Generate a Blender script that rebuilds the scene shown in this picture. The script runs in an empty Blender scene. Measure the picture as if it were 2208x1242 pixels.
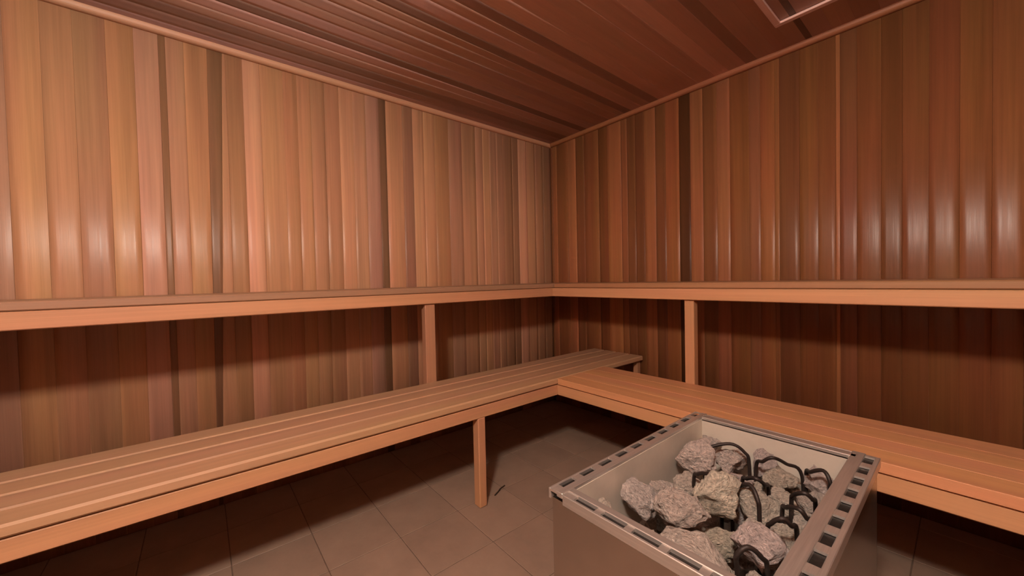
import bpy, math, random
from mathutils import Vector, Matrix, noise

# ------------------------------------------------------------------ camera
scene = bpy.context.scene
COL = scene.collection
CAM = Vector((2.26277, -2.31929, 1.04125))
F_PX, YAW, PITCH, ROLL = 813.07, 2.450558, -0.021949, -0.021751
fwd = Vector((math.cos(YAW) * math.cos(PITCH), math.sin(YAW) * math.cos(PITCH), math.sin(PITCH)))
rgt = Vector((math.sin(YAW), -math.cos(YAW), 0))
up = rgt.cross(fwd)
r2 = math.cos(ROLL) * rgt + math.sin(ROLL) * up
u2 = -math.sin(ROLL) * rgt + math.cos(ROLL) * up
cd = bpy.data.cameras.new('camera')
cam = bpy.data.objects.new('camera', cd)
COL.objects.link(cam)
m = Matrix((r2, u2, -fwd)).transposed().to_4x4()
m.translation = CAM
cam.matrix_world = m
cd.sensor_fit = 'HORIZONTAL'
cd.sensor_width = 36.0
cd.lens = F_PX * 36.0 / 2208.0
cd.clip_start = 0.02
scene.camera = cam

# ------------------------------------------------------------------ light
vs = scene.view_settings
vs.view_transform = 'Standard'
vs.look = 'None'
vs.gamma = 1.0
vs.use_curve_mapping = False
vs.exposure = 0.0
world = bpy.data.worlds.new('world')
scene.world = world
world.use_nodes = True
world.node_tree.nodes['Background'].inputs[0].default_value = (0, 0, 0, 1)
world.node_tree.nodes['Background'].inputs[1].default_value = 0.0
LAMP_STRENGTH = 470.0          # domed lamp above and behind the camera
LAMP_COLOR = (1.0, 0.88, 0.76)
LAMP_POS = (2.32, -2.78, 2.172)

rnd = random.Random(11)
ROOM_X, ROOM_Y, CEIL = 2.8, -3.1, 2.172


def s2l(c):
    return tuple(((v / 255) / 12.92 if v / 255 <= 0.04045 else ((v / 255 + 0.055) / 1.055) ** 2.4) for v in c)


# ------------------------------------------------------------------ materials
def new_mat(name):
    mt = bpy.data.materials.new(name)
    mt.use_nodes = True
    nt = mt.node_tree
    b = nt.nodes['Principled BSDF']
    return mt, nt, b


def node(nt, kind, **inputs):
    n = nt.nodes.new(kind)
    for k, v in inputs.items():
        n.inputs[k].default_value = v
    return n


def wood(name, rough=0.42, spec=0.5, lo=0.72, hi=1.22, bump=0.06):
    """Straight-grained softwood; the colour of each board is its own object colour, grain runs along local X."""
    mt, nt, b = new_mat(name)
    L = nt.links.new
    tc = nt.nodes.new('ShaderNodeTexCoord')
    oi = nt.nodes.new('ShaderNodeObjectInfo')
    mul = nt.nodes.new('ShaderNodeVectorMath'); mul.operation = 'SCALE'
    mul.inputs[0].default_value = (37.0, 91.0, 53.0)
    L(oi.outputs['Random'], mul.inputs['Scale'])
    add = nt.nodes.new('ShaderNodeVectorMath'); add.operation = 'ADD'
    L(tc.outputs['Object'], add.inputs[0]); L(mul.outputs[0], add.inputs[1])

    def grain(scale, detail, rough_=0.55, dist=0.0):
        mp = nt.nodes.new('ShaderNodeMapping')
        mp.inputs['Scale'].default_value = scale
        L(add.outputs[0], mp.inputs['Vector'])
        n = nt.nodes.new('ShaderNodeTexNoise')
        n.inputs['Scale'].default_value = 1.0
        n.inputs['Detail'].default_value = detail
        n.inputs['Roughness'].default_value = rough_
        n.inputs['Distortion'].default_value = dist
        L(mp.outputs[0], n.inputs['Vector'])
        return n.outputs['Fac']
    broad = grain((0.55, 22, 22), 2.0, 0.5, 0.3)
    mid = grain((1.6, 95, 95), 2.0, 0.6)
    fine = grain((6.0, 420, 420), 1.0, 0.6)

    def mathn(op, a, bb):
        n = nt.nodes.new('ShaderNodeMath'); n.operation = op
        for i, v in enumerate((a, bb)):
            if isinstance(v, (int, float)):
                n.inputs[i].default_value = v
            else:
                L(v, n.inputs[i])
        return n.outputs[0]
    f = mathn('ADD', mathn('MULTIPLY', broad, 0.5), mathn('MULTIPLY', mid, 0.34))
    f = mathn('ADD', f, mathn('MULTIPLY', fine, 0.16))
    mr = nt.nodes.new('ShaderNodeMapRange')
    mr.inputs['From Min'].default_value = 0.3
    mr.inputs['From Max'].default_value = 0.7
    mr.inputs['To Min'].default_value = lo
    mr.inputs['To Max'].default_value = hi
    L(f, mr.inputs['Value'])
    sc = nt.nodes.new('ShaderNodeVectorMath'); sc.operation = 'SCALE'
    L(oi.outputs['Color'], sc.inputs[0]); L(mr.outputs[0], sc.inputs['Scale'])
    # a little red / yellow drift along the board
    hs = nt.nodes.new('ShaderNodeHueSaturation')
    hue = grain((0.9, 9, 9), 1.0)
    L(mathn('ADD', mathn('MULTIPLY', hue, 0.035), 0.4825), hs.inputs['Hue'])
    L(sc.outputs[0], hs.inputs['Color'])
    L(hs.outputs[0], b.inputs['Base Color'])
    L(mathn('ADD', mathn('MULTIPLY', mid, 0.22), rough - 0.11), b.inputs['Roughness'])
    b.inputs['Specular IOR Level'].default_value = spec
    bp = nt.nodes.new('ShaderNodeBump')
    bp.inputs['Strength'].default_value = bump
    bp.inputs['Distance'].default_value = 0.004
    L(fine, bp.inputs['Height'])
    L(bp.outputs[0], b.inputs['Normal'])
    return mt


def speckled(name, rough=0.8, spec=0.3, metallic=0.0, scale=30.0, lo=0.7, hi=1.25, bump=0.3, dist=0.004, detail=6.0, stretch=(1, 1, 1)):
    mt, nt, b = new_mat(name)
    L = nt.links.new
    tc = nt.nodes.new('ShaderNodeTexCoord')
    oi = nt.nodes.new('ShaderNodeObjectInfo')
    mul = nt.nodes.new('ShaderNodeVectorMath'); mul.operation = 'SCALE'
    mul.inputs[0].default_value = (17.0, 31.0, 23.0)
    L(oi.outputs['Random'], mul.inputs['Scale'])
    add = nt.nodes.new('ShaderNodeVectorMath'); add.operation = 'ADD'
    L(tc.outputs['Object'], add.inputs[0]); L(mul.outputs[0], add.inputs[1])
    mp = nt.nodes.new('ShaderNodeMapping'); mp.inputs['Scale'].default_value = stretch
    L(add.outputs[0], mp.inputs['Vector'])
    n = nt.nodes.new('ShaderNodeTexNoise')
    n.inputs['Scale'].default_value = scale
    n.inputs['Detail'].default_value = detail
    n.inputs['Roughness'].default_value = 0.65
    L(mp.outputs[0], n.inputs['Vector'])
    mr = nt.nodes.new('ShaderNodeMapRange')
    mr.inputs['From Min'].default_value = 0.3
    mr.inputs['From Max'].default_value = 0.7
    mr.inputs['To Min'].default_value = lo
    mr.inputs['To Max'].default_value = hi
    L(n.outputs['Fac'], mr.inputs['Value'])
    sc = nt.nodes.new('ShaderNodeVectorMath'); sc.operation = 'SCALE'
    L(oi.outputs['Color'], sc.inputs[0]); L(mr.outputs[0], sc.inputs['Scale'])
    L(sc.outputs[0], b.inputs['Base Color'])
    b.inputs['Roughness'].default_value = rough
    b.inputs['Specular IOR Level'].default_value = spec
    b.inputs['Metallic'].default_value = metallic
    bp = nt.nodes.new('ShaderNodeBump')
    bp.inputs['Strength'].default_value = bump
    bp.inputs['Distance'].default_value = dist
    L(n.outputs['Fac'], bp.inputs['Height'])
    L(bp.outputs[0], b.inputs['Normal'])
    return mt


M_WALL = wood('cedar_wall', rough=0.38, spec=0.30, lo=0.76, hi=1.2, bump=0.05)
M_CEIL = wood('cedar_ceiling', rough=0.55, spec=0.35, lo=0.88, hi=1.11, bump=0.03)
M_BENCH = wood('bench_wood', rough=0.48, spec=0.4, lo=0.82, hi=1.15, bump=0.05)
M_TILE = speckled('floor_tile', rough=0.55, spec=0.35, scale=9.0, lo=0.88, hi=1.1, bump=0.08, dist=0.002)
M_GROUT = speckled('grout', rough=0.9, scale=60.0)
M_STONE = speckled('stone', rough=0.92, spec=0.2, scale=7.0, lo=0.55, hi=1.4, bump=1.0, dist=0.03, detail=10.0)
M_STEEL = speckled('brushed_steel', rough=0.34, metallic=0.82, spec=0.5, scale=3.0, lo=0.86, hi=1.1, bump=0.03, dist=0.001, stretch=(2, 60, 60))
M_PANEL = speckled('panel_steel', rough=0.26, metallic=1.0, spec=0.5, scale=5.0, lo=0.9, hi=1.08, bump=0.05, dist=0.001)
M_LINER = speckled('dull_steel', rough=0.5, metallic=0.45, spec=0.5, scale=6.0, lo=0.86, hi=1.1, bump=0.04, dist=0.001)
M_DARK = speckled('element_metal', rough=0.5, metallic=0.2, scale=60.0)
M_PLAIN = speckled('matte_plain', rough=0.9, scale=80.0)


# ------------------------------------------------------------------ helpers
def mesh_obj(name, verts, faces, mat, parent=None, loc=(0, 0, 0), color=(1, 1, 1), smooth=None):
    me = bpy.data.meshes.new(name)
    me.from_pydata([tuple(v) for v in verts], [], faces)
    if smooth is True:
        for p in me.polygons:
            p.use_smooth = True
    elif smooth:
        for i in smooth:
            me.polygons[i].use_smooth = True
    me.materials.append(mat)
    me.update()
    return link(name, me, parent, loc, color)


def link(name, me, parent=None, loc=(0, 0, 0), color=(1, 1, 1)):
    o = bpy.data.objects.new(name, me)
    COL.objects.link(o)
    o.color = (*color[:3], 1.0)
    place(o, parent, Matrix.Translation(Vector(loc)))
    return o


WORLD = {}


def place(o, parent, mw):
    """Parent o and give it the world matrix mw (kept in a table, so no depsgraph update is needed)."""
    WORLD[o.name] = mw
    if parent is not None:
        o.parent = parent
        o.matrix_local = WORLD[parent.name].inverted() @ mw
    else:
        o.matrix_world = mw


def tag(o, label=None, cat=None, group=None, kind=None):
    if label: o['label'] = label
    if cat: o['category'] = cat
    if group: o['group'] = group
    if kind: o['kind'] = kind
    return o


def empty(name, loc):
    o = bpy.data.objects.new(name, None)
    o.empty_display_size = 0.05
    COL.objects.link(o)
    place(o, None, Matrix.Translation(Vector(loc)))
    return o


def box_data(x0, x1, y0, y1, z0, z1, b=0.0):
    """Box, with chamfered edges when b > 0."""
    if b <= 0:
        v = [(x, y, z) for x in (x0, x1) for y in (y0, y1) for z in (z0, z1)]
        f = [(0, 1, 3, 2), (4, 6, 7, 5), (0, 4, 5, 1), (2, 3, 7, 6), (0, 2, 6, 4), (1, 5, 7, 3)]
        return v, f
    import bmesh
    bm = bmesh.new()
    vv, ff = box_data(x0, x1, y0, y1, z0, z1)
    bv = [bm.verts.new(p) for p in vv]
    for q in ff:
        bm.faces.new([bv[i] for i in q])
    bm.normal_update()
    bmesh.ops.bevel(bm, geom=list(bm.edges), offset=b, segments=1, affect='EDGES', profile=0.5)
    bm.verts.index_update()
    v = [tuple(p.co) for p in bm.verts]
    f = [tuple(p.index for p in q.verts) for q in bm.faces]
    bm.free()
    return v, f


def box(name, x0, x1, y0, y1, z0, z1, mat, parent=None, color=(1, 1, 1), b=0.0, long_axis=None):
    """World-space box; long_axis 'x','y','z' turns local X along the grain."""
    c = Vector(((x0 + x1) / 2, (y0 + y1) / 2, (z0 + z1) / 2))
    d = ((x1 - x0) / 2, (y1 - y0) / 2, (z1 - z0) / 2)
    R = Matrix.Identity(3)
    if long_axis == 'y':
        R = Matrix(((0, -1, 0), (1, 0, 0), (0, 0, 1)))
        d = (d[1], d[0], d[2])
    elif long_axis == 'z':
        R = Matrix(((0, 0, -1), (0, 1, 0), (1, 0, 0)))
        d = (d[2], d[1], d[0])
    v, f = box_data(-d[0], d[0], -d[1], d[1], -d[2], d[2], b)
    o = mesh_obj(name, v, f, mat, None, (0, 0, 0), color)
    mw = R.to_4x4(); mw.translation = c
    place(o, parent, mw)
    return o


def join_data(parts):
    V, Fc = [], []
    for v, f in parts:
        k = len(V)
        V += v
        Fc += [tuple(i + k for i in q) for q in f]
    return V, Fc


def plank(name, parent, origin, ldir, wdir, ndir, L, w0, w1, T, mat, color, cup=0.0004, bev=0.0006, tilt=0.0):
    """Lining board: local X = length, Y = width, Z = face normal; w0/w1 = ((y_lo, y_hi) at start, at end)."""
    def prof(lo, hi):
        W = hi - lo
        pts = [(lo, 0.0), (hi, 0.0), (hi, T - bev)]
        n = 5
        for i in range(n):
            t = i / (n - 1)
            y = hi - bev - t * (W - 2 * bev)
            z = T + cup * (1 - (2 * t - 1) ** 2) + tilt * (0.5 - t) * W
            pts.append((y, z))
        pts.append((lo, T - bev))
        return pts
    a, c = prof(*w0), prof(*w1)
    n = len(a)
    v = [(0.0, y, z) for y, z in a] + [(L, y, z) for y, z in c]
    f, sm = [], []
    for i in range(n):
        j = (i + 1) % n
        f.append((i, j, n + j, n + i))
        if 3 <= i <= 6:
            sm.append(len(f) - 1)
    f.append(tuple(reversed(range(n))))
    f.append(tuple(range(n, 2 * n)))
    o = mesh_obj(name, v, f, mat, None, (0, 0, 0), color, smooth=sm)
    mw = Matrix((ldir, wdir, ndir)).transposed().to_4x4()
    mw.translation = Vector(origin)
    place(o, parent, mw)
    return o


def tube_data(pts, r, seg=8, closed_ends=True):
    pts = [Vector(p) for p in pts]
    V, Fc = [], []
    prev = None
    for i, p in enumerate(pts):
        d = (pts[min(i + 1, len(pts) - 1)] - pts[max(i - 1, 0)]).normalized()
        if prev is None:
            n = d.orthogonal().normalized()
        else:
            n = (prev - d * prev.dot(d)).normalized()
        prev = n
        bnm = d.cross(n)
        for k in range(seg):
            a = 2 * math.pi * k / seg
            V.append(tuple(p + (n * math.cos(a) + bnm * math.sin(a)) * r))
    for i in range(len(pts) - 1):
        for k in range(seg):
            k2 = (k + 1) % seg
            Fc.append((i * seg + k, i * seg + k2, (i + 1) * seg + k2, (i + 1) * seg + k))
    if closed_ends:
        Fc.append(tuple(reversed(range(seg))))
        Fc.append(tuple(range((len(pts) - 1) * seg, len(pts) * seg)))
    return V, Fc


def catmull(pts, n=6):
    P = [Vector(p) for p in pts]
    P = [P[0] * 2 - P[1]] + P + [P[-1] * 2 - P[-2]]
    out = []
    for i in range(1, len(P) - 2):
        for k in range(n):
            t = k / n
            out.append(0.5 * ((2 * P[i]) + (-P[i - 1] + P[i + 1]) * t + (2 * P[i - 1] - 5 * P[i] + 4 * P[i + 1] - P[i + 2]) * t * t
                              + (-P[i - 1] + 3 * P[i] - 3 * P[i + 1] + P[i + 2]) * t ** 3))
    out.append(P[-2])
    return out


X, Y, Z = Vector((1, 0, 0)), Vector((0, 1, 0)), Vector((0, 0, 1))

# ------------------------------------------------------------------ colours of the wood (linear reflectance)
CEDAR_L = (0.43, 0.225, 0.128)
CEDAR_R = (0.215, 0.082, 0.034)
CEDAR_C = (0.55, 0.36, 0.295)
FASCIA = (0.50, 0.25, 0.130)
BENCHTOP_L = (0.40, 0.225, 0.130)
BENCHTOP_R = (0.54, 0.26, 0.122)


def tone(base, t, warm=0.0):
    """warm > 0 more orange, < 0 more pink/grey"""
    return (base[0] * t * (1 + 0.04 * warm), base[1] * t * (1 - 0.02 * abs(warm)), base[2] * t * (1 - 0.22 * warm))


# ------------------------------------------------------------------ setting: floor
box('floor', -0.14, ROOM_X + 0.12, ROOM_Y - 0.12, 0.14, -0.12, -0.0015, M_GROUT, None, (0.13, 0.088, 0.062))
floor = bpy.data.objects['floor']
tag(floor, 'brown-grey square floor tiles with thin darker joints', kind='structure')
PITCH_T = 0.27
tile_cache = {}
ix0 = -3
for i in range(ix0, 9):
    for j in range(-10, 7):
        x0, x1 = 0.79 + i * PITCH_T, 0.79 + (i + 1) * PITCH_T
        y0, y1 = -1.45 + j * PITCH_T, -1.45 + (j + 1) * PITCH_T
        x0, x1, y0, y1 = max(x0, 0.0), min(x1, ROOM_X), max(y0, ROOM_Y), min(y1, 0.0)
        if x1 - x0 < 0.02 or y1 - y0 < 0.02:
            continue
        g = 0.0016
        key = (round(x1 - x0, 3), round(y1 - y0, 3))
        if key not in tile_cache:
            hx, hy = (x1 - x0) / 2 - g, (y1 - y0) / 2 - g
            v, f = box_data(-hx, hx, -hy, hy, -0.004, 0.0, 0.0012)
            me = bpy.data.meshes.new('tile')
            me.from_pydata(v, [], f); me.materials.append(M_TILE); me.update()
            tile_cache[key] = me
        t = rnd.uniform(0.93, 1.06)
        link('tile', tile_cache[key], floor, ((x0 + x1) / 2, (y0 + y1) / 2, 0.0),
             (0.255 * t, 0.175 * t, 0.128 * t))

# ------------------------------------------------------------------ setting: walls lined with boards
BT = 0.014   # board thickness
wall_left = box('wall_left', -0.12, -BT, ROOM_Y - 0.12, 0.12, -0.1, 2.26, M_GROUT, None, (0.05, 0.025, 0.015))
tag(wall_left, 'left wall of vertical cedar boards', kind='structure')
wall_right = box('wall_right', -BT, ROOM_X + 0.12, BT, 0.12, -0.1, 2.26, M_GROUT, None, (0.05, 0.025, 0.015))
tag(wall_right, 'right wall of vertical cedar boards', kind='structure')

def cup_of(e):
    return rnd.uniform(0.0012, 0.0024) if rnd.random() < 0.35 else rnd.uniform(0.0, 0.0004)


# left wall: (far end of the board along y, tone, warmth), from the camera side to the corner
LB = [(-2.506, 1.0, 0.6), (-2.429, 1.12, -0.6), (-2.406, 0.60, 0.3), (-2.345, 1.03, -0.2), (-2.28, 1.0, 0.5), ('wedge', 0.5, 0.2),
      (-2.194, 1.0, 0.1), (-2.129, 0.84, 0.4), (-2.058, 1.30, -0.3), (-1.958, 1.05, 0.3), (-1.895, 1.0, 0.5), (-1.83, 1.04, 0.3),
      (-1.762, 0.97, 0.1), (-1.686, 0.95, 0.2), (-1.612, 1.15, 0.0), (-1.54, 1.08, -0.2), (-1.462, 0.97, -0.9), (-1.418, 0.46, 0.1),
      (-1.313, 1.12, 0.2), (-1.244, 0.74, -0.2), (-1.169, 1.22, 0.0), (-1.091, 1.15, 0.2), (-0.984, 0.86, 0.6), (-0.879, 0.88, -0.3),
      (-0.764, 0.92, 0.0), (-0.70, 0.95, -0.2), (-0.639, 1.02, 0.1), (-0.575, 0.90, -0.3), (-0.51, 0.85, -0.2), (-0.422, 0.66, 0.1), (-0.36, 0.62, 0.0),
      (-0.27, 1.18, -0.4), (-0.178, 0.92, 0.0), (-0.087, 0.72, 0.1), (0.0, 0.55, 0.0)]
WALL_H = 2.165
edge = ROOM_Y
while edge < -2.62:          # boards out beyond the left edge of the picture
    w = rnd.uniform(0.072, 0.09)
    plank('wall_board', wall_left, (-BT, edge, 0.0), Z, Y, X, WALL_H, (0.0002, w - 0.0002), (0.0002, w - 0.0002), BT, M_WALL,
          tone(CEDAR_L, rnd.uniform(0.85, 1.12), rnd.uniform(-0.5, 0.6)), tilt=rnd.uniform(-0.01, 0.01))
    edge += w
lo0 = lo1 = edge
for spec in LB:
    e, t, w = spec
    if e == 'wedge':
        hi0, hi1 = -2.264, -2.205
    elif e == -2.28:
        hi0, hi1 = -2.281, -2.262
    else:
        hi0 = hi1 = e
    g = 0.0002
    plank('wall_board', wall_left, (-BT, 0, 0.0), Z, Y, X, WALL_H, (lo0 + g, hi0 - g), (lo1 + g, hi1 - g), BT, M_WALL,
          tone(CEDAR_L, t * (1 + 0.35 * max(0.0, (hi0 + 1.3) / 1.3)), w), tilt=rnd.uniform(-0.012, 0.012), cup=cup_of(e))  # listed tones hold the light's falloff; boards are lightened back towards the corner
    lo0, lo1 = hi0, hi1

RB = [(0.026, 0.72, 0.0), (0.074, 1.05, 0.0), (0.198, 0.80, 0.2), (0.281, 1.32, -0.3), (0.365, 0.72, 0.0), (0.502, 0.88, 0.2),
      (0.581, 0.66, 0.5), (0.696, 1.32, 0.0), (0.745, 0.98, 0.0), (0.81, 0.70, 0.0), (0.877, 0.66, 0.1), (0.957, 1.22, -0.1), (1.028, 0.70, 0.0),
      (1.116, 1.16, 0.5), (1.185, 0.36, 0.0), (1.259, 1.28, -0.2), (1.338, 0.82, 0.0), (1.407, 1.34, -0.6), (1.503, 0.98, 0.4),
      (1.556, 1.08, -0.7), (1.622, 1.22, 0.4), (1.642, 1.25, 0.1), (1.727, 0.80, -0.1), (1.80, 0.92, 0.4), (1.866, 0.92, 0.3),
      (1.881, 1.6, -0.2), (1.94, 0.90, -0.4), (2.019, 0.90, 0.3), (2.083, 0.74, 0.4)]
edge = 2.083
while edge < ROOM_X - 0.01:
    edge = min(ROOM_X, edge + rnd.uniform(0.072, 0.09))
    RB.append((edge, rnd.uniform(0.75, 1.1), rnd.uniform(-0.4, 0.5)))
lo = 0.0
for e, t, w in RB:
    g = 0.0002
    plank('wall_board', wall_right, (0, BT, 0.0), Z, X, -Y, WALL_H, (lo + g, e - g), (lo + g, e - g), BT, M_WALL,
          tone(CEDAR_R, t * (1.5 - 0.5 * min(1.0, e / 1.7)), w), tilt=rnd.uniform(-0.012, 0.012), cup=cup_of(e))  # lightened towards the corner to offset light falloff held in the board tones
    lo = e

# the two walls behind the camera close the room (never in view)
wb = box('wall_back', -0.12, ROOM_X + 0.12, ROOM_Y - 0.12, ROOM_Y, -0.1, 2.26, M_WALL, None, tone(CEDAR_R, 1.0), long_axis=None)
tag(wb, 'cedar wall behind the camera', kind='structure')
wsd = box('wall_side', ROOM_X, ROOM_X + 0.12, ROOM_Y, 0.0, -0.1, 2.26, M_WALL, None, tone(CEDAR_R, 1.0), long_axis=None)
tag(wsd, 'cedar wall on the camera side', kind='structure')

# ------------------------------------------------------------------ setting: ceiling boards
ceiling = box('ceiling', -0.12, ROOM_X + 0.12, ROOM_Y - 0.12, 0.12, CEIL + BT, CEIL + 0.1, M_GROUT, None, (0.05, 0.025, 0.015))
tag(ceiling, 'ceiling of cedar boards running along the left wall', kind='structure')
CB = [(0.07, 0.88, -0.8), (0.15, 0.66, -0.3), (0.225, 0.52, 0.0), (0.29, 0.86, 0.0), (0.36, 0.98, -0.3), (0.42, 0.44, 0.1), (0.495, 0.92, -0.5),
      (0.56, 0.84, 0.0), (0.63, 0.78, -0.2), (0.70, 0.86, 0.2), (0.748, 0.86, 0.3), (0.805, 0.54, 0.0), (0.88, 1.08, -0.3), (0.94, 0.98, 0.2),
      (1.0, 0.62, 0.0), (1.08, 1.22, 0.0), (1.165, 1.18, 0.1), (1.25, 1.15, 0.0), (1.345, 1.18, 0.0), (1.415, 1.5, -0.3), (1.5, 1.1, 0.0),
      (1.555, 0.66, 0.0), (1.64, 0.98, -0.1), (1.70, 0.95, 0.2), (1.76, 0.95, 0.0), (1.785, 0.34, 0.0), (1.86, 1.0, -0.3), (1.94, 1.0, 0.3),
      (2.02, 0.85, 0.4)]
edge = 2.02
while edge < ROOM_X - 0.01:
    edge = min(ROOM_X, edge + rnd.uniform(0.072, 0.09))
    CB.append((edge, rnd.uniform(0.7, 1.05), rnd.uniform(-0.3, 0.4)))
lo = 0.0
for e, t, w in CB:
    g = 0.0002
    plank('ceiling_board', ceiling, (0, ROOM_Y, CEIL + BT), Y, X, -Z, -ROOM_Y, (lo + g, e - g), (lo + g, e - g), BT, M_CEIL,
          tone(CEDAR_C, t, w), tilt=rnd.uniform(-0.003, 0.003), cup=0.0, bev=0.00015)
    lo = e

# small rounded trim where the ceiling meets the walls
def trim(name, label, p0, axis, inward, L, color):
    s = 0.026
    prof = [(0, 0), (s, 0), (s, 0.006)]
    for k in range(1, 6):
        a = math.pi / 2 * k / 6
        prof.append((0.007 + (s - 0.007) * math.cos(a), 0.006 + (s - 0.006) * math.sin(a)))
    prof += [(0.007, s), (0, s)]
    n = len(prof)
    v = []
    for l in (0, L):
        for a, b in prof:
            v.append(axis * l + inward * a - Z * b)
    f = [(i, (i + 1) % n, n + (i + 1) % n, n + i) for i in range(n)] + [tuple(reversed(range(n))), tuple(range(n, 2 * n))]
    # local X along the grain
    R = Matrix((axis, inward, -Z)).transposed()
    v = [R.transposed() @ p for p in v]
    o = mesh_obj(name, v, f, M_BENCH, None, (0, 0, 0), color)
    mw = R.to_4x4(); mw.translation = Vector(p0)
    place(o, None, mw)
    tag(o, label, kind='structure')


trim('trim_1', 'thin wooden moulding between left wall and ceiling', (0.0006, ROOM_Y, CEIL), Y, X, -ROOM_Y, tone(CEDAR_L, 1.15, -0.3))
trim('trim_2', 'thin wooden moulding between right wall and ceiling', (0.027, -0.0006, CEIL), X, -Y, ROOM_X - 0.027, tone(CEDAR_R, 1.25, -0.2))

# batten frame on the ceiling
hatch = empty('ceiling_hatch_frame', (1.93, -0.50, CEIL))
tag(hatch, 'square frame of thin wooden battens fixed to the plank ceiling near the right wall', 'ceiling frame')
hx0, hx1, hy0, hy1, hw, hz = 1.70, 2.16, -0.72, -0.262, 0.026, 0.012
hc = tone(CEDAR_C, 1.35, -0.3)
box('batten', hx0, hx1, hy1 - hw, hy1, CEIL - hz, CEIL - 0.0012, M_CEIL, hatch, hc, 0.002)
box('batten', hx0, hx1, hy0, hy0 + hw, CEIL - hz, CEIL - 0.0012, M_CEIL, hatch, hc, 0.002)
box('batten', hx0, hx0 + hw, hy0 + hw, hy1 - hw, CEIL - hz, CEIL - 0.0012, M_CEIL, hatch, hc, 0.002, 'y')
box('batten', hx1 - hw, hx1, hy0 + hw, hy1 - hw, CEIL - hz, CEIL - 0.0012, M_CEIL, hatch, hc, 0.002, 'y')


# ------------------------------------------------------------------ benches
def slats_y(parent, xs, z0, z1, y0, y1, base, b=0.004):
    for (a, c) in xs:
        box('slat', a, c, y0, y1, z0, z1, M_BENCH, parent, tone(base, rnd.uniform(0.92, 1.08), rnd.uniform(-0.25, 0.25)), b, 'y')


def slats_x(parent, ys, z0, z1, x0, x1, base, b=0.004):
    for (a, c) in ys:
        box('slat', x0, x1, a, c, z0, z1, M_BENCH, parent, tone(base, rnd.uniform(0.95, 1.05), rnd.uniform(-0.2, 0.2)), b, 'x')


def spread(a, b, n, gap):
    w = (b - a - gap * (n - 1)) / n
    return [(a + i * (w + gap), a + i * (w + gap) + w) for i in range(n)]


E1 = 0.004
UZ0, UZ1, UT = 0.922, 0.978, 1.008         # upper fascia bottom / top, top of the slats
LZ0, LZ1, LT = 0.4125, 0.4690, 0.5056      # lower
UL, UR = 0.452, 0.461                      # fascia planes of the upper benches
LL, LR = 0.850, 0.846                      # fascia planes of the lower benches

ub = empty('upper_bench', (UL / 2, ROOM_Y / 2, UZ0))
tag(ub, 'high wooden bench along the left wall with a bright front board', 'bench')
slats_y(ub, spread(0.012, UL - 0.003, 5, 0.007), UZ1 + 0.0015, UT, ROOM_Y + E1, -E1 - 0.012, tone(BENCHTOP_L, 0.78))
box('fascia', UL - 0.036, UL, ROOM_Y + E1, -UR, UZ0, UZ1, M_BENCH, ub, FASCIA, 0.003, 'y')
box('wall_cleat', 0.004, 0.04, ROOM_Y + E1, -E1 - 0.012, UZ0, UZ1 + 0.001, M_BENCH, ub, tone(FASCIA, 0.8), 0.002, 'y')
for yy in (-1.38, -3.05):
    box('post', 0.396, 0.440, yy - 0.029, yy + 0.029, LZ0, UZ0 + 0.001, M_BENCH, ub, tone(FASCIA, 0.78, -0.3), 0.003, 'z')
    box('bearer', 0.042, UL - 0.038, yy - 0.02, yy + 0.02, UZ0 + 0.001, UZ1 + 0.001, M_BENCH, ub, tone(FASCIA, 0.7), 0.002)

ur = empty('upper_bench', ((UL + ROOM_X) / 2, -UR / 2, UZ0))
tag(ur, 'high wooden bench along the right wall above the stone heater', 'bench')
x_start = UL + 0.010
slats_x(ur, spread(-UR + 0.003, -0.012, 5, 0.007), UZ1 + 0.0015, UT, x_start, ROOM_X - E1, tone(BENCHTOP_R, 0.6))
box('fascia', UL - 0.036, ROOM_X - E1, -UR, -UR + 0.036, UZ0, UZ1, M_BENCH, ur, tone(FASCIA, 1.0, 0.15), 0.003, 'x')
box('wall_cleat', x_start, ROOM_X - E1, -0.04, -0.004, UZ0, UZ1 + 0.001, M_BENCH, ur, tone(FASCIA, 0.8), 0.002, 'x')
for xx in (1.377, 2.62):
    box('post', xx - 0.0235, xx + 0.0235, -0.446, -0.402, LZ0, UZ0 + 0.001, M_BENCH, ur, tone(FASCIA, 0.95, 0.1), 0.003, 'z')
    box('bearer', xx - 0.02, xx + 0.02, -UR + 0.038, -0.042, UZ0 + 0.001, UZ1 + 0.001, M_BENCH, ur, tone(FASCIA, 0.7), 0.002, 'y')

lb = empty('lower_bench', ((0.444 + LL) / 2, ROOM_Y / 2, 0))
tag(lb, 'low slatted wooden bench along the left wall, running on into the corner', 'bench')
slats_y(lb, spread(0.444, LL + 0.008, 4, 0.005), LZ1 + 0.004, LT, ROOM_Y + E1, -E1 - 0.010, BENCHTOP_L, 0.006)
box('fascia', LL - 0.038, LL, ROOM_Y + E1, -LR, LZ0, LZ1, M_BENCH, lb, FASCIA, 0.003, 'y')
box('back_rail', 0.446, 0.482, ROOM_Y + E1, -E1 - 0.010, LZ0, LZ1 + 0.001, M_BENCH, lb, tone(FASCIA, 0.8), 0.002, 'y')
for yy in (-1.347, -3.04):
    box('leg', LL - 0.045, LL, yy - 0.020, yy + 0.020, 0.0015, LZ0 + 0.0005, M_BENCH, lb, tone(FASCIA, 0.95), 0.003, 'z')
    box('bearer', 0.484, LL - 0.040, yy - 0.018, yy + 0.018, LZ0, LZ1 + 0.001, M_BENCH, lb, tone(FASCIA, 0.7), 0.002, 'x')
box('end_block', LL - 0.045, LL - 0.012, -0.054, -0.016, LZ0 - 0.06, LZ1 + 0.001, M_BENCH, lb, tone(FASCIA, 0.75, -0.2), 0.003, 'z')

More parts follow.
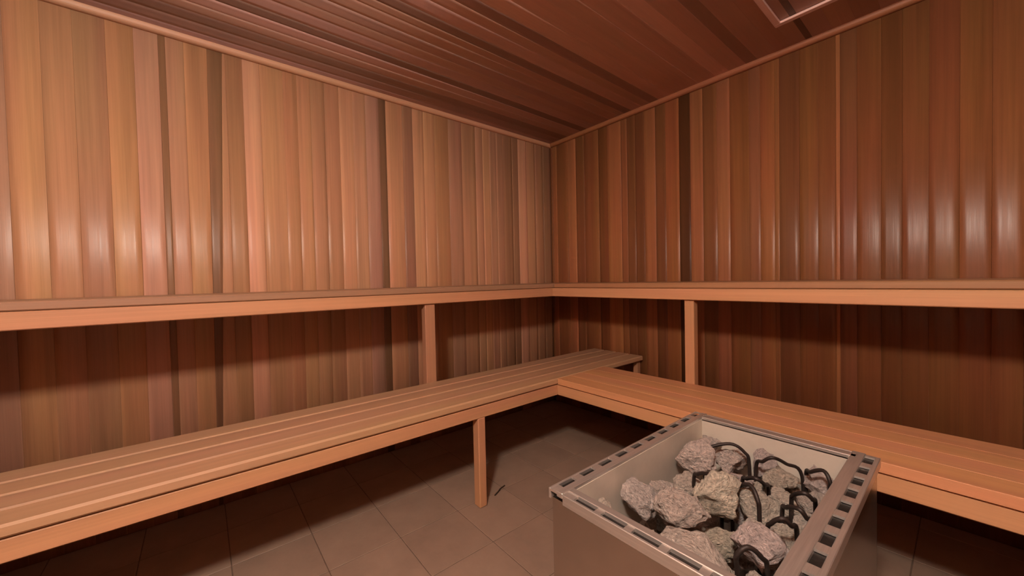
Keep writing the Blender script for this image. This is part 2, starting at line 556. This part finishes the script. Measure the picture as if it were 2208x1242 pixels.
lr = empty('lower_bench', ((LL + ROOM_X) / 2, -0.65, 0))
tag(lr, 'low wooden bench along the right wall, behind the stone heater', 'bench')
x_start = LL + 0.010
slats_x(lr, spread(-LR - 0.008, -0.450, 4, 0.001), LZ1 + 0.004, LT - 0.001, x_start, ROOM_X - E1, BENCHTOP_R, 0.0012)
box('fascia', LL - 0.040 + 0.04 - 0.038, ROOM_X - E1, -LR, -LR + 0.038, LZ0, LZ1, M_BENCH, lr, tone(FASCIA, 1.0, 0.1), 0.003, 'x')
box('back_rail', x_start, ROOM_X - E1, -0.490, -0.452, LZ0, LZ1 + 0.001, M_BENCH, lr, tone(FASCIA, 0.8), 0.002, 'x')
for xx in (1.62, 2.55):
    box('leg', xx - 0.02, xx + 0.02, -LR, -LR + 0.045, 0.0015, LZ0 + 0.0005, M_BENCH, lr, tone(FASCIA, 0.95), 0.003, 'z')
    box('leg', xx - 0.02, xx + 0.02, -0.495, -0.452, 0.0015, LZ0 + 0.0005, M_BENCH, lr, tone(FASCIA, 0.8), 0.003, 'z')
    box('bearer', xx - 0.018, xx + 0.018, -LR + 0.040, -0.492, LZ0, LZ1 + 0.001, M_BENCH, lr, tone(FASCIA, 0.7), 0.002, 'y')

# ------------------------------------------------------------------ heater
HX0, HX1, HY0, HY1, HZ = 1.697, 2.133, -1.763, -1.090, 0.600
STEEL = (0.66, 0.61, 0.565)
ht = empty('sauna_heater', ((HX0 + HX1) / 2, (HY0 + HY1) / 2, 0))
tag(ht, 'open-topped stainless steel sauna heater filled with grey stones in front of the right bench', 'heater')


def rim_side(p0, along, inward, L, n, start, pitch, hole, o_w, h_w, i_w, d, name='rim'):
    """Slotted flange: outer rail, webs between the holes, inner rail."""
    parts = []

    def bx(a0, a1, b0, b1, z0, z1, b=0.0012):
        v, f = box_data(a0, a1, b0, b1, z0, z1, b)
        parts.append((v, f))
    bx(0, L, 0, o_w, -d, 0)
    bx(0, L, o_w + h_w, o_w + h_w + i_w, -0.010, 0.002)
    cur = 0.0
    for k in range(n):
        a = start + k * pitch
        if a > L:
            break
        bx(cur, a, o_w - 0.0008, o_w + h_w + 0.0008, -0.005, -0.0006, 0)
        cur = min(L, a + hole)
    bx(cur, L, o_w - 0.0008, o_w + h_w + 0.0008, -0.005, -0.0006, 0)
    v, f = join_data(parts)
    o = mesh_obj(name, v, f, M_STEEL, None, (0, 0, 0), STEEL)
    nrm = along.cross(inward)
    if nrm.z < 0:       # keep it a rotation: mirror the profile instead
        v = [(L - a, b, c) for a, b, c in v]
        me = o.data
        for vv, p in zip(me.vertices, v):
            vv.co = p
        me.flip_normals()
        p0 = Vector(p0) + along * L
        along = -along
    mw = Matrix((along, inward, Z)).transposed().to_4x4()
    mw.translation = Vector(p0)
    place(o, ht, mw)
    return o


OW, HW_, IW = 0.006, 0.017, 0.016
RW = OW + HW_ + IW
LX, LY = HX1 - HX0, HY1 - HY0
rim_side((HX0, HY0, HZ), Y, X, LY, 10, 0.024, 0.0672, 0.044, OW, HW_, IW, 0.022)          # left
rim_side((HX1, HY0, HZ), Y, -X, LY, 10, 0.012, 0.0672, 0.044, OW + 0.003, HW_, 0.024, 0.022)      # right
rim_side((HX0 + RW, HY0, HZ), X, Y, LX - 2 * RW, 6, 0.026, 0.065, 0.050, OW, 0.013, IW, 0.022)   # front
rim_side((HX0 + RW, HY1, HZ), X, -Y, LX - 2 * RW, 0, 0, 1, 0, OW, HW_, IW, 0.022)         # far
for nm, (a, b, c, d), ln in (('liner', (HX0 + RW - 0.002, HX0 + RW + 0.001, HY0 + 0.034, HY1 - RW), 'y'),
                             ('liner', (HX1 - 0.052, HX1 - 0.049, HY0 + 0.034, HY1 - RW), 'y'),
                             ('liner', (HX0 + RW - 0.002, HX1 - 0.049, HY0 + 0.031, HY0 + 0.034), 'x'),
                             ('liner', (HX0 + RW - 0.002, HX1 - 0.049, HY1 - RW, HY1 - RW + 0.003), 'x')):
    box(nm, a, b, c, d, 0.36, HZ - 0.006, M_LINER, ht, (0.62, 0.56, 0.48), 0.0, ln)
box('base_plate', HX0 + RW, HX1 - 0.05, HY0 + 0.034, HY1 - RW, 0.36, 0.366, M_STEEL, ht, (0.3, 0.28, 0.26))
ins = 0.006
for (a, b, c, d), ln in (((HX0 + ins, HX0 + ins + 0.002, HY0 + ins, HY1 - ins), 'y'), ((HX1 - ins - 0.002, HX1 - ins, HY0 + ins, HY1 - ins), 'y'),
                         ((HX0 + ins, HX1 - ins, HY0 + ins, HY0 + ins + 0.002), 'x'), ((HX0 + ins, HX1 - ins, HY1 - ins - 0.002, HY1 - ins), 'x')):
    box('side_panel', a, b, c, d, 0.10, HZ - 0.020, M_PANEL, ht, (0.52, 0.47, 0.43), 0.0, ln)
for (a, b, c, d), ln in (((HX0 + 0.0085, HX0 + RW - 0.0025, HY0 + 0.009, HY1 - 0.009), 'y'), ((HX1 - 0.0485, HX1 - 0.0085, HY0 + 0.009, HY1 - 0.009), 'y'),
                         ((HX0 + RW, HX1 - 0.0495, HY0 + 0.0085, HY0 + 0.0305), 'x'), ((HX0 + RW, HX1 - 0.0495, HY1 - RW + 0.0035, HY1 - 0.0085), 'x')):
    box('slot_shade', a, b, c, d, 0.37, HZ - 0.0062, M_DARK, ht, (0.012, 0.010, 0.009), 0.0, ln)  # near-black fill added under the rim slots to stand in for their shade
for (a, b) in ((HX0 + 0.02, HY0 + 0.02), (HX1 - 0.05, HY0 + 0.02), (HX0 + 0.02, HY1 - 0.05), (HX1 - 0.05, HY1 - 0.05)):
    box('leg', a, a + 0.03, b, b + 0.03, 0.0015, 0.11, M_STEEL, ht, (0.5, 0.48, 0.45), 0.002)

ELEM = [
    [(1.801, -1.258, 0.540), (1.817, -1.275, 0.575), (1.861, -1.245, 0.592), (1.890, -1.231, 0.575), (1.900, -1.226, 0.540)],
    [(1.915, -1.227, 0.540), (1.939, -1.252, 0.575), (1.960, -1.253, 0.592), (1.980, -1.225, 0.575), (2.004, -1.190, 0.540)],
    [(2.010, -1.183, 0.540), (2.029, -1.230, 0.575), (2.055, -1.241, 0.592), (2.074, -1.253, 0.575), (2.067, -1.244, 0.540)],
    [(2.022, -1.353, 0.540), (2.031, -1.370, 0.575), (2.052, -1.381, 0.592), (2.061, -1.362, 0.575), (2.057, -1.321, 0.540)],
    [(2.018, -1.401, 0.540), (2.033, -1.431, 0.575), (2.059, -1.453, 0.592), (2.069, -1.444, 0.575), (2.069, -1.409, 0.540)],
    [(2.020, -1.501, 0.540), (2.030, -1.508, 0.575), (2.048, -1.508, 0.592), (2.056, -1.491, 0.575), (2.055, -1.450, 0.540)],
    [(2.019, -1.643, 0.540), (2.020, -1.649, 0.575), (2.033, -1.637, 0.592), (2.048, -1.621, 0.575), (2.052, -1.605, 0.540)],
    [(1.926, -1.408, 0.540), (1.941, -1.423, 0.575), (1.968, -1.428, 0.592), (1.987, -1.444, 0.575), (1.990, -1.444, 0.540)],
    [(1.840, -1.411, 0.540), (1.860, -1.430, 0.575), (1.893, -1.448, 0.592), (1.909, -1.444, 0.575), (1.908, -1.423, 0.540)],
    [(1.921, -1.337, 0.540), (1.942, -1.370, 0.575), (1.967, -1.390, 0.592), (1.977, -1.369, 0.575), (1.973, -1.328, 0.540)],
]
for e in ELEM:
    e = [Vector((min(p[0], HX1 - 0.064), min(p[1], HY1 - RW - 0.008), p[2])) for p in e]
    e = [Vector((e[0].x, e[0].y, 0.37))] + e + [Vector((e[-1].x, e[-1].y, 0.37))]
    v, f = tube_data(catmull(e, 6), 0.0042, 8)
    mesh_obj('heating_element', v, f, M_DARK, ht, (0, 0, 0), (0.022, 0.015, 0.013), smooth=True)


# ------------------------------------------------------------------ stones (each a thing of its own)
def stone_mesh(seed):
    import bmesh
    r = random.Random(seed)
    bm = bmesh.new()
    bmesh.ops.create_icosphere(bm, subdivisions=4, radius=1.0)
    cuts = []
    for _ in range(r.randint(18, 26)):
        d = Vector((r.gauss(0, 1), r.gauss(0, 1), r.gauss(0, 1))).normalized()
        cuts.append((d, r.uniform(0.48, 0.82)))
    off = Vector((r.uniform(0, 50), r.uniform(0, 50), r.uniform(0, 50)))
    for v in bm.verts:
        p = v.co.copy()
        for d, h in cuts:
            k = p.dot(d) - h
            if k > 0:
                p -= d * (k * 1.0)
        n = p.normalized()
        a = noise.noise(p * 2.2 + off) * 0.14 - abs(noise.noise(p * 3.2 + off)) * 0.12 + noise.noise(p * 8 + off) * 0.06 + noise.noise(p * 16 + off) * 0.035
        v.co = p + n * a
    me = bpy.data.meshes.new('sauna_stone')
    bm.to_mesh(me)
    bm.free()
    for p in me.polygons:
        p.use_smooth = True
    me.materials.append(M_STONE)
    return me


stone_meshes = [stone_mesh(100 + i) for i in range(9)]
# x, y, z, radius, label (None = one of the many small ones)
STONES = [
    (1.790, -1.300, .550, .058, 'large pale stone against the far left inner wall of the heater'),
    (1.790, -1.575, .548, .053, 'rounded stone near the left front corner of the heater tray'),
    (1.752, -1.660, .535, .026, 'tiny pale stone tucked into the left front corner of the heater'),
    (1.868, -1.585, .550, .060, 'broad warm-toned stone in the front left part of the stone bed'),
    (1.908, -1.462, .560, .058, 'tall pointed stone rising in the middle of the stone bed'),
    (1.925, -1.535, .520, .045, 'knobbly stone right in front of the tall pointed one'),
    (1.950, -1.645, .548, .064, 'long flat stone lying along the front rim of the heater'),
    (1.850, -1.205, .530, .050, 'stone arched over by the farthest heating element'),
    (1.775, -1.165, .540, .036, 'small stone in the far left corner of the heater'),
    (1.925, -1.150, .525, .044, 'speckled stone leaning on the far inner wall of the heater'),
    (1.965, -1.215, .530, .044, None),
    (2.035, -1.185, .528, .046, 'round stone inside the loop at the far right corner'),
    (2.045, -1.560, .548, .052, 'coarse speckled stone beside the right rim, close to the front'),
    (1.985, -1.420, .535, .042, 'upright stone just right of the middle of the stone bed'),
    (1.893, -1.280, .515, .036, None), (1.812, -1.395, .520, .044, None), (1.760, -1.440, .505, .033, None),
    (1.985, -1.300, .520, .040, None), (2.040, -1.255, .508, .036, None), (2.015, -1.620, .520, .034, None),
    (1.960, -1.500, .500, .034, None), (2.005, -1.490, .520, .036, None), (1.760, -1.505, .490, .034, None),
    (2.060, -1.345, .505, .034, None), (1.745, -1.235, .515, .030, None), (2.050, -1.430, .515, .038, None),
    (2.030, -1.690, .530, .042, None), (2.066, -1.650, .520, .032, None), (1.865, -1.500, .500, .030, None),
    (1.920, -1.385, .495, .034, None), (2.065, -1.490, .505, .030, None), (1.870, -1.680, .520, .036, None),
    (1.800, -1.655, .505, .032, None), (1.975, -1.155, .500, .032, None), (1.830, -1.150, .490, .032, None),
    (2.060, -1.290, .490, .030, None), (1.925, -1.215, .500, .032, None), (1.865, -1.345, .500, .034, None),
]
r3 = random.Random(5)
low = []
for i in range(4):
    for j in range(7):
        low.append([1.775 + i * 0.086 + r3.uniform(-.01, .01), -1.69 + j * 0.086 + r3.uniform(-.01, .01), 0.425 + r3.uniform(-.012, .02), r3.uniform(.040, .046), None])
S = [list(s) for s in STONES] + low
bx0, bx1, by0, by1 = HX0 + RW + 0.004, HX1 - 0.056, HY0 + 0.038, HY1 - RW - 0.004
NTOP = len(STONES)
for it in range(120):            # push overlapping stones apart inside the tray
    for a in range(len(S)):
        for b in range(a + 1, len(S)):
            d = Vector(S[a][:3]) - Vector(S[b][:3])
            l = d.length
            want = (S[a][3] + S[b][3]) * 0.90
            if l < want and l > 1e-6:
                push = d / l * (want - l) * 0.35
                wa = S[b][3] ** 3 / (S[a][3] ** 3 + S[b][3] ** 3)
                for k in range(3):
                    S[a][k] += push[k] * wa
                    S[b][k] -= push[k] * (1 - wa)
    for s in S:
        rr = s[3] * 0.93
        s[0] = min(max(s[0], bx0 + rr), bx1 - rr)
        s[1] = min(max(s[1], by0 + rr), by1 - rr)
        s[2] = min(max(s[2], 0.368 + rr * 0.9), 0.602 - rr * 0.72)
ORD = ['nearest the front rim', 'second from the front rim', 'third from the front rim', 'fourth from the front rim', 'fifth from the front rim',
       'sixth from the front rim', 'seventh from the front rim', 'eighth from the front rim', 'ninth from the front rim', 'tenth from the front rim',
       'eleventh from the front rim', 'twelfth from the front rim']
for side, a, b in (('left', 0, 1.845), ('middle', 1.845, 1.99), ('right', 1.99, 9)):
    row = sorted([s for s in S[:NTOP] if s[4] is None and a <= s[0] < b], key=lambda s: s[1])
    for s, word in zip(row, ORD):
        s[4] = 'small grey stone on the ' + side + ' side of the heater, ' + word
DEEP = 'grey stone low down in the heater, under the top layer of stones'
for i, s in enumerate(S):
    o = link('sauna_stone', stone_meshes[i % len(stone_meshes)])
    r = s[3] * 0.97
    rs = random.Random(900 + i)
    rot = Matrix.Rotation(rs.uniform(-3.14, 3.14), 4, 'Z') @ Matrix.Rotation(rs.uniform(-0.5, 0.5), 4, 'X')
    scl = Matrix.Diagonal((r * rs.uniform(1.1, 1.28), r * rs.uniform(1.0, 1.14), r * rs.uniform(0.92, 1.08), 1))
    place(o, None, Matrix.Translation(Vector(s[:3])) @ rot @ scl)
    t = rs.uniform(0.82, 1.12)
    o.color = (0.66 * t, 0.56 * t * rs.uniform(0.96, 1.03), 0.495 * t * rs.uniform(0.92, 1.05), 1)
    tag(o, s[4] or DEEP, 'stone', 'stones in the sauna heater')

# ------------------------------------------------------------------ thin dark tube as a streak on the floor by the bench leg
v, f = tube_data(catmull([(0.812, -1.255, 0.004), (0.80, -1.225, 0.006), (0.785, -1.20, 0.005), (0.775, -1.165, 0.0035)], 5), 0.0032, 6)
o = mesh_obj('floor_streak', v, f, M_PLAIN, None, (0, 0, 0), (0.035, 0.02, 0.012), smooth=True)
tag(o, 'thin dark splinter lying on the floor tiles beside the bench leg', 'streak')


# ------------------------------------------------------------------ the room's own lamp, outside the picture
def dome_lamp():
    lp = empty('dome_lamp', LAMP_POS)
    tag(lp, 'opal glass dome lamp hanging under the ceiling behind the camera', 'lamp')
    mt, nt, b = new_mat('lamp_glass')
    b.inputs['Base Color'].default_value = (0.9, 0.88, 0.84, 1)
    b.inputs['Emission Color'].default_value = (*LAMP_COLOR, 1)
    b.inputs['Emission Strength'].default_value = LAMP_STRENGTH
    n = 28

    def lathe(name, prof, mat, col):
        V = [(r * math.cos(2 * math.pi * k / n), r * math.sin(2 * math.pi * k / n), z) for r, z in prof for k in range(n)]
        Fc = [(i * n + k, i * n + (k + 1) % n, (i + 1) * n + (k + 1) % n, (i + 1) * n + k) for i in range(len(prof) - 1) for k in range(n)]
        Fc.append(tuple(range((len(prof) - 1) * n, len(prof) * n)))
        o = mesh_obj(name, V, Fc, mat, None, (0, 0, 0), col)
        place(o, lp, Matrix.Translation(Vector(LAMP_POS)))
    lathe('base', [(0.085, -0.001), (0.085, -0.022), (0.07, -0.032), (0.002, -0.032)], M_STEEL, STEEL)
    lathe('globe', [(0.062, -0.030), (0.085, -0.05)] + [(0.10 * math.cos(a * math.pi / 16), -0.09 - 0.11 * math.sin(a * math.pi / 16)) for a in range(0, 8)] + [(0.004, -0.20)],
          mt, (1, 1, 1))


dome_lamp()
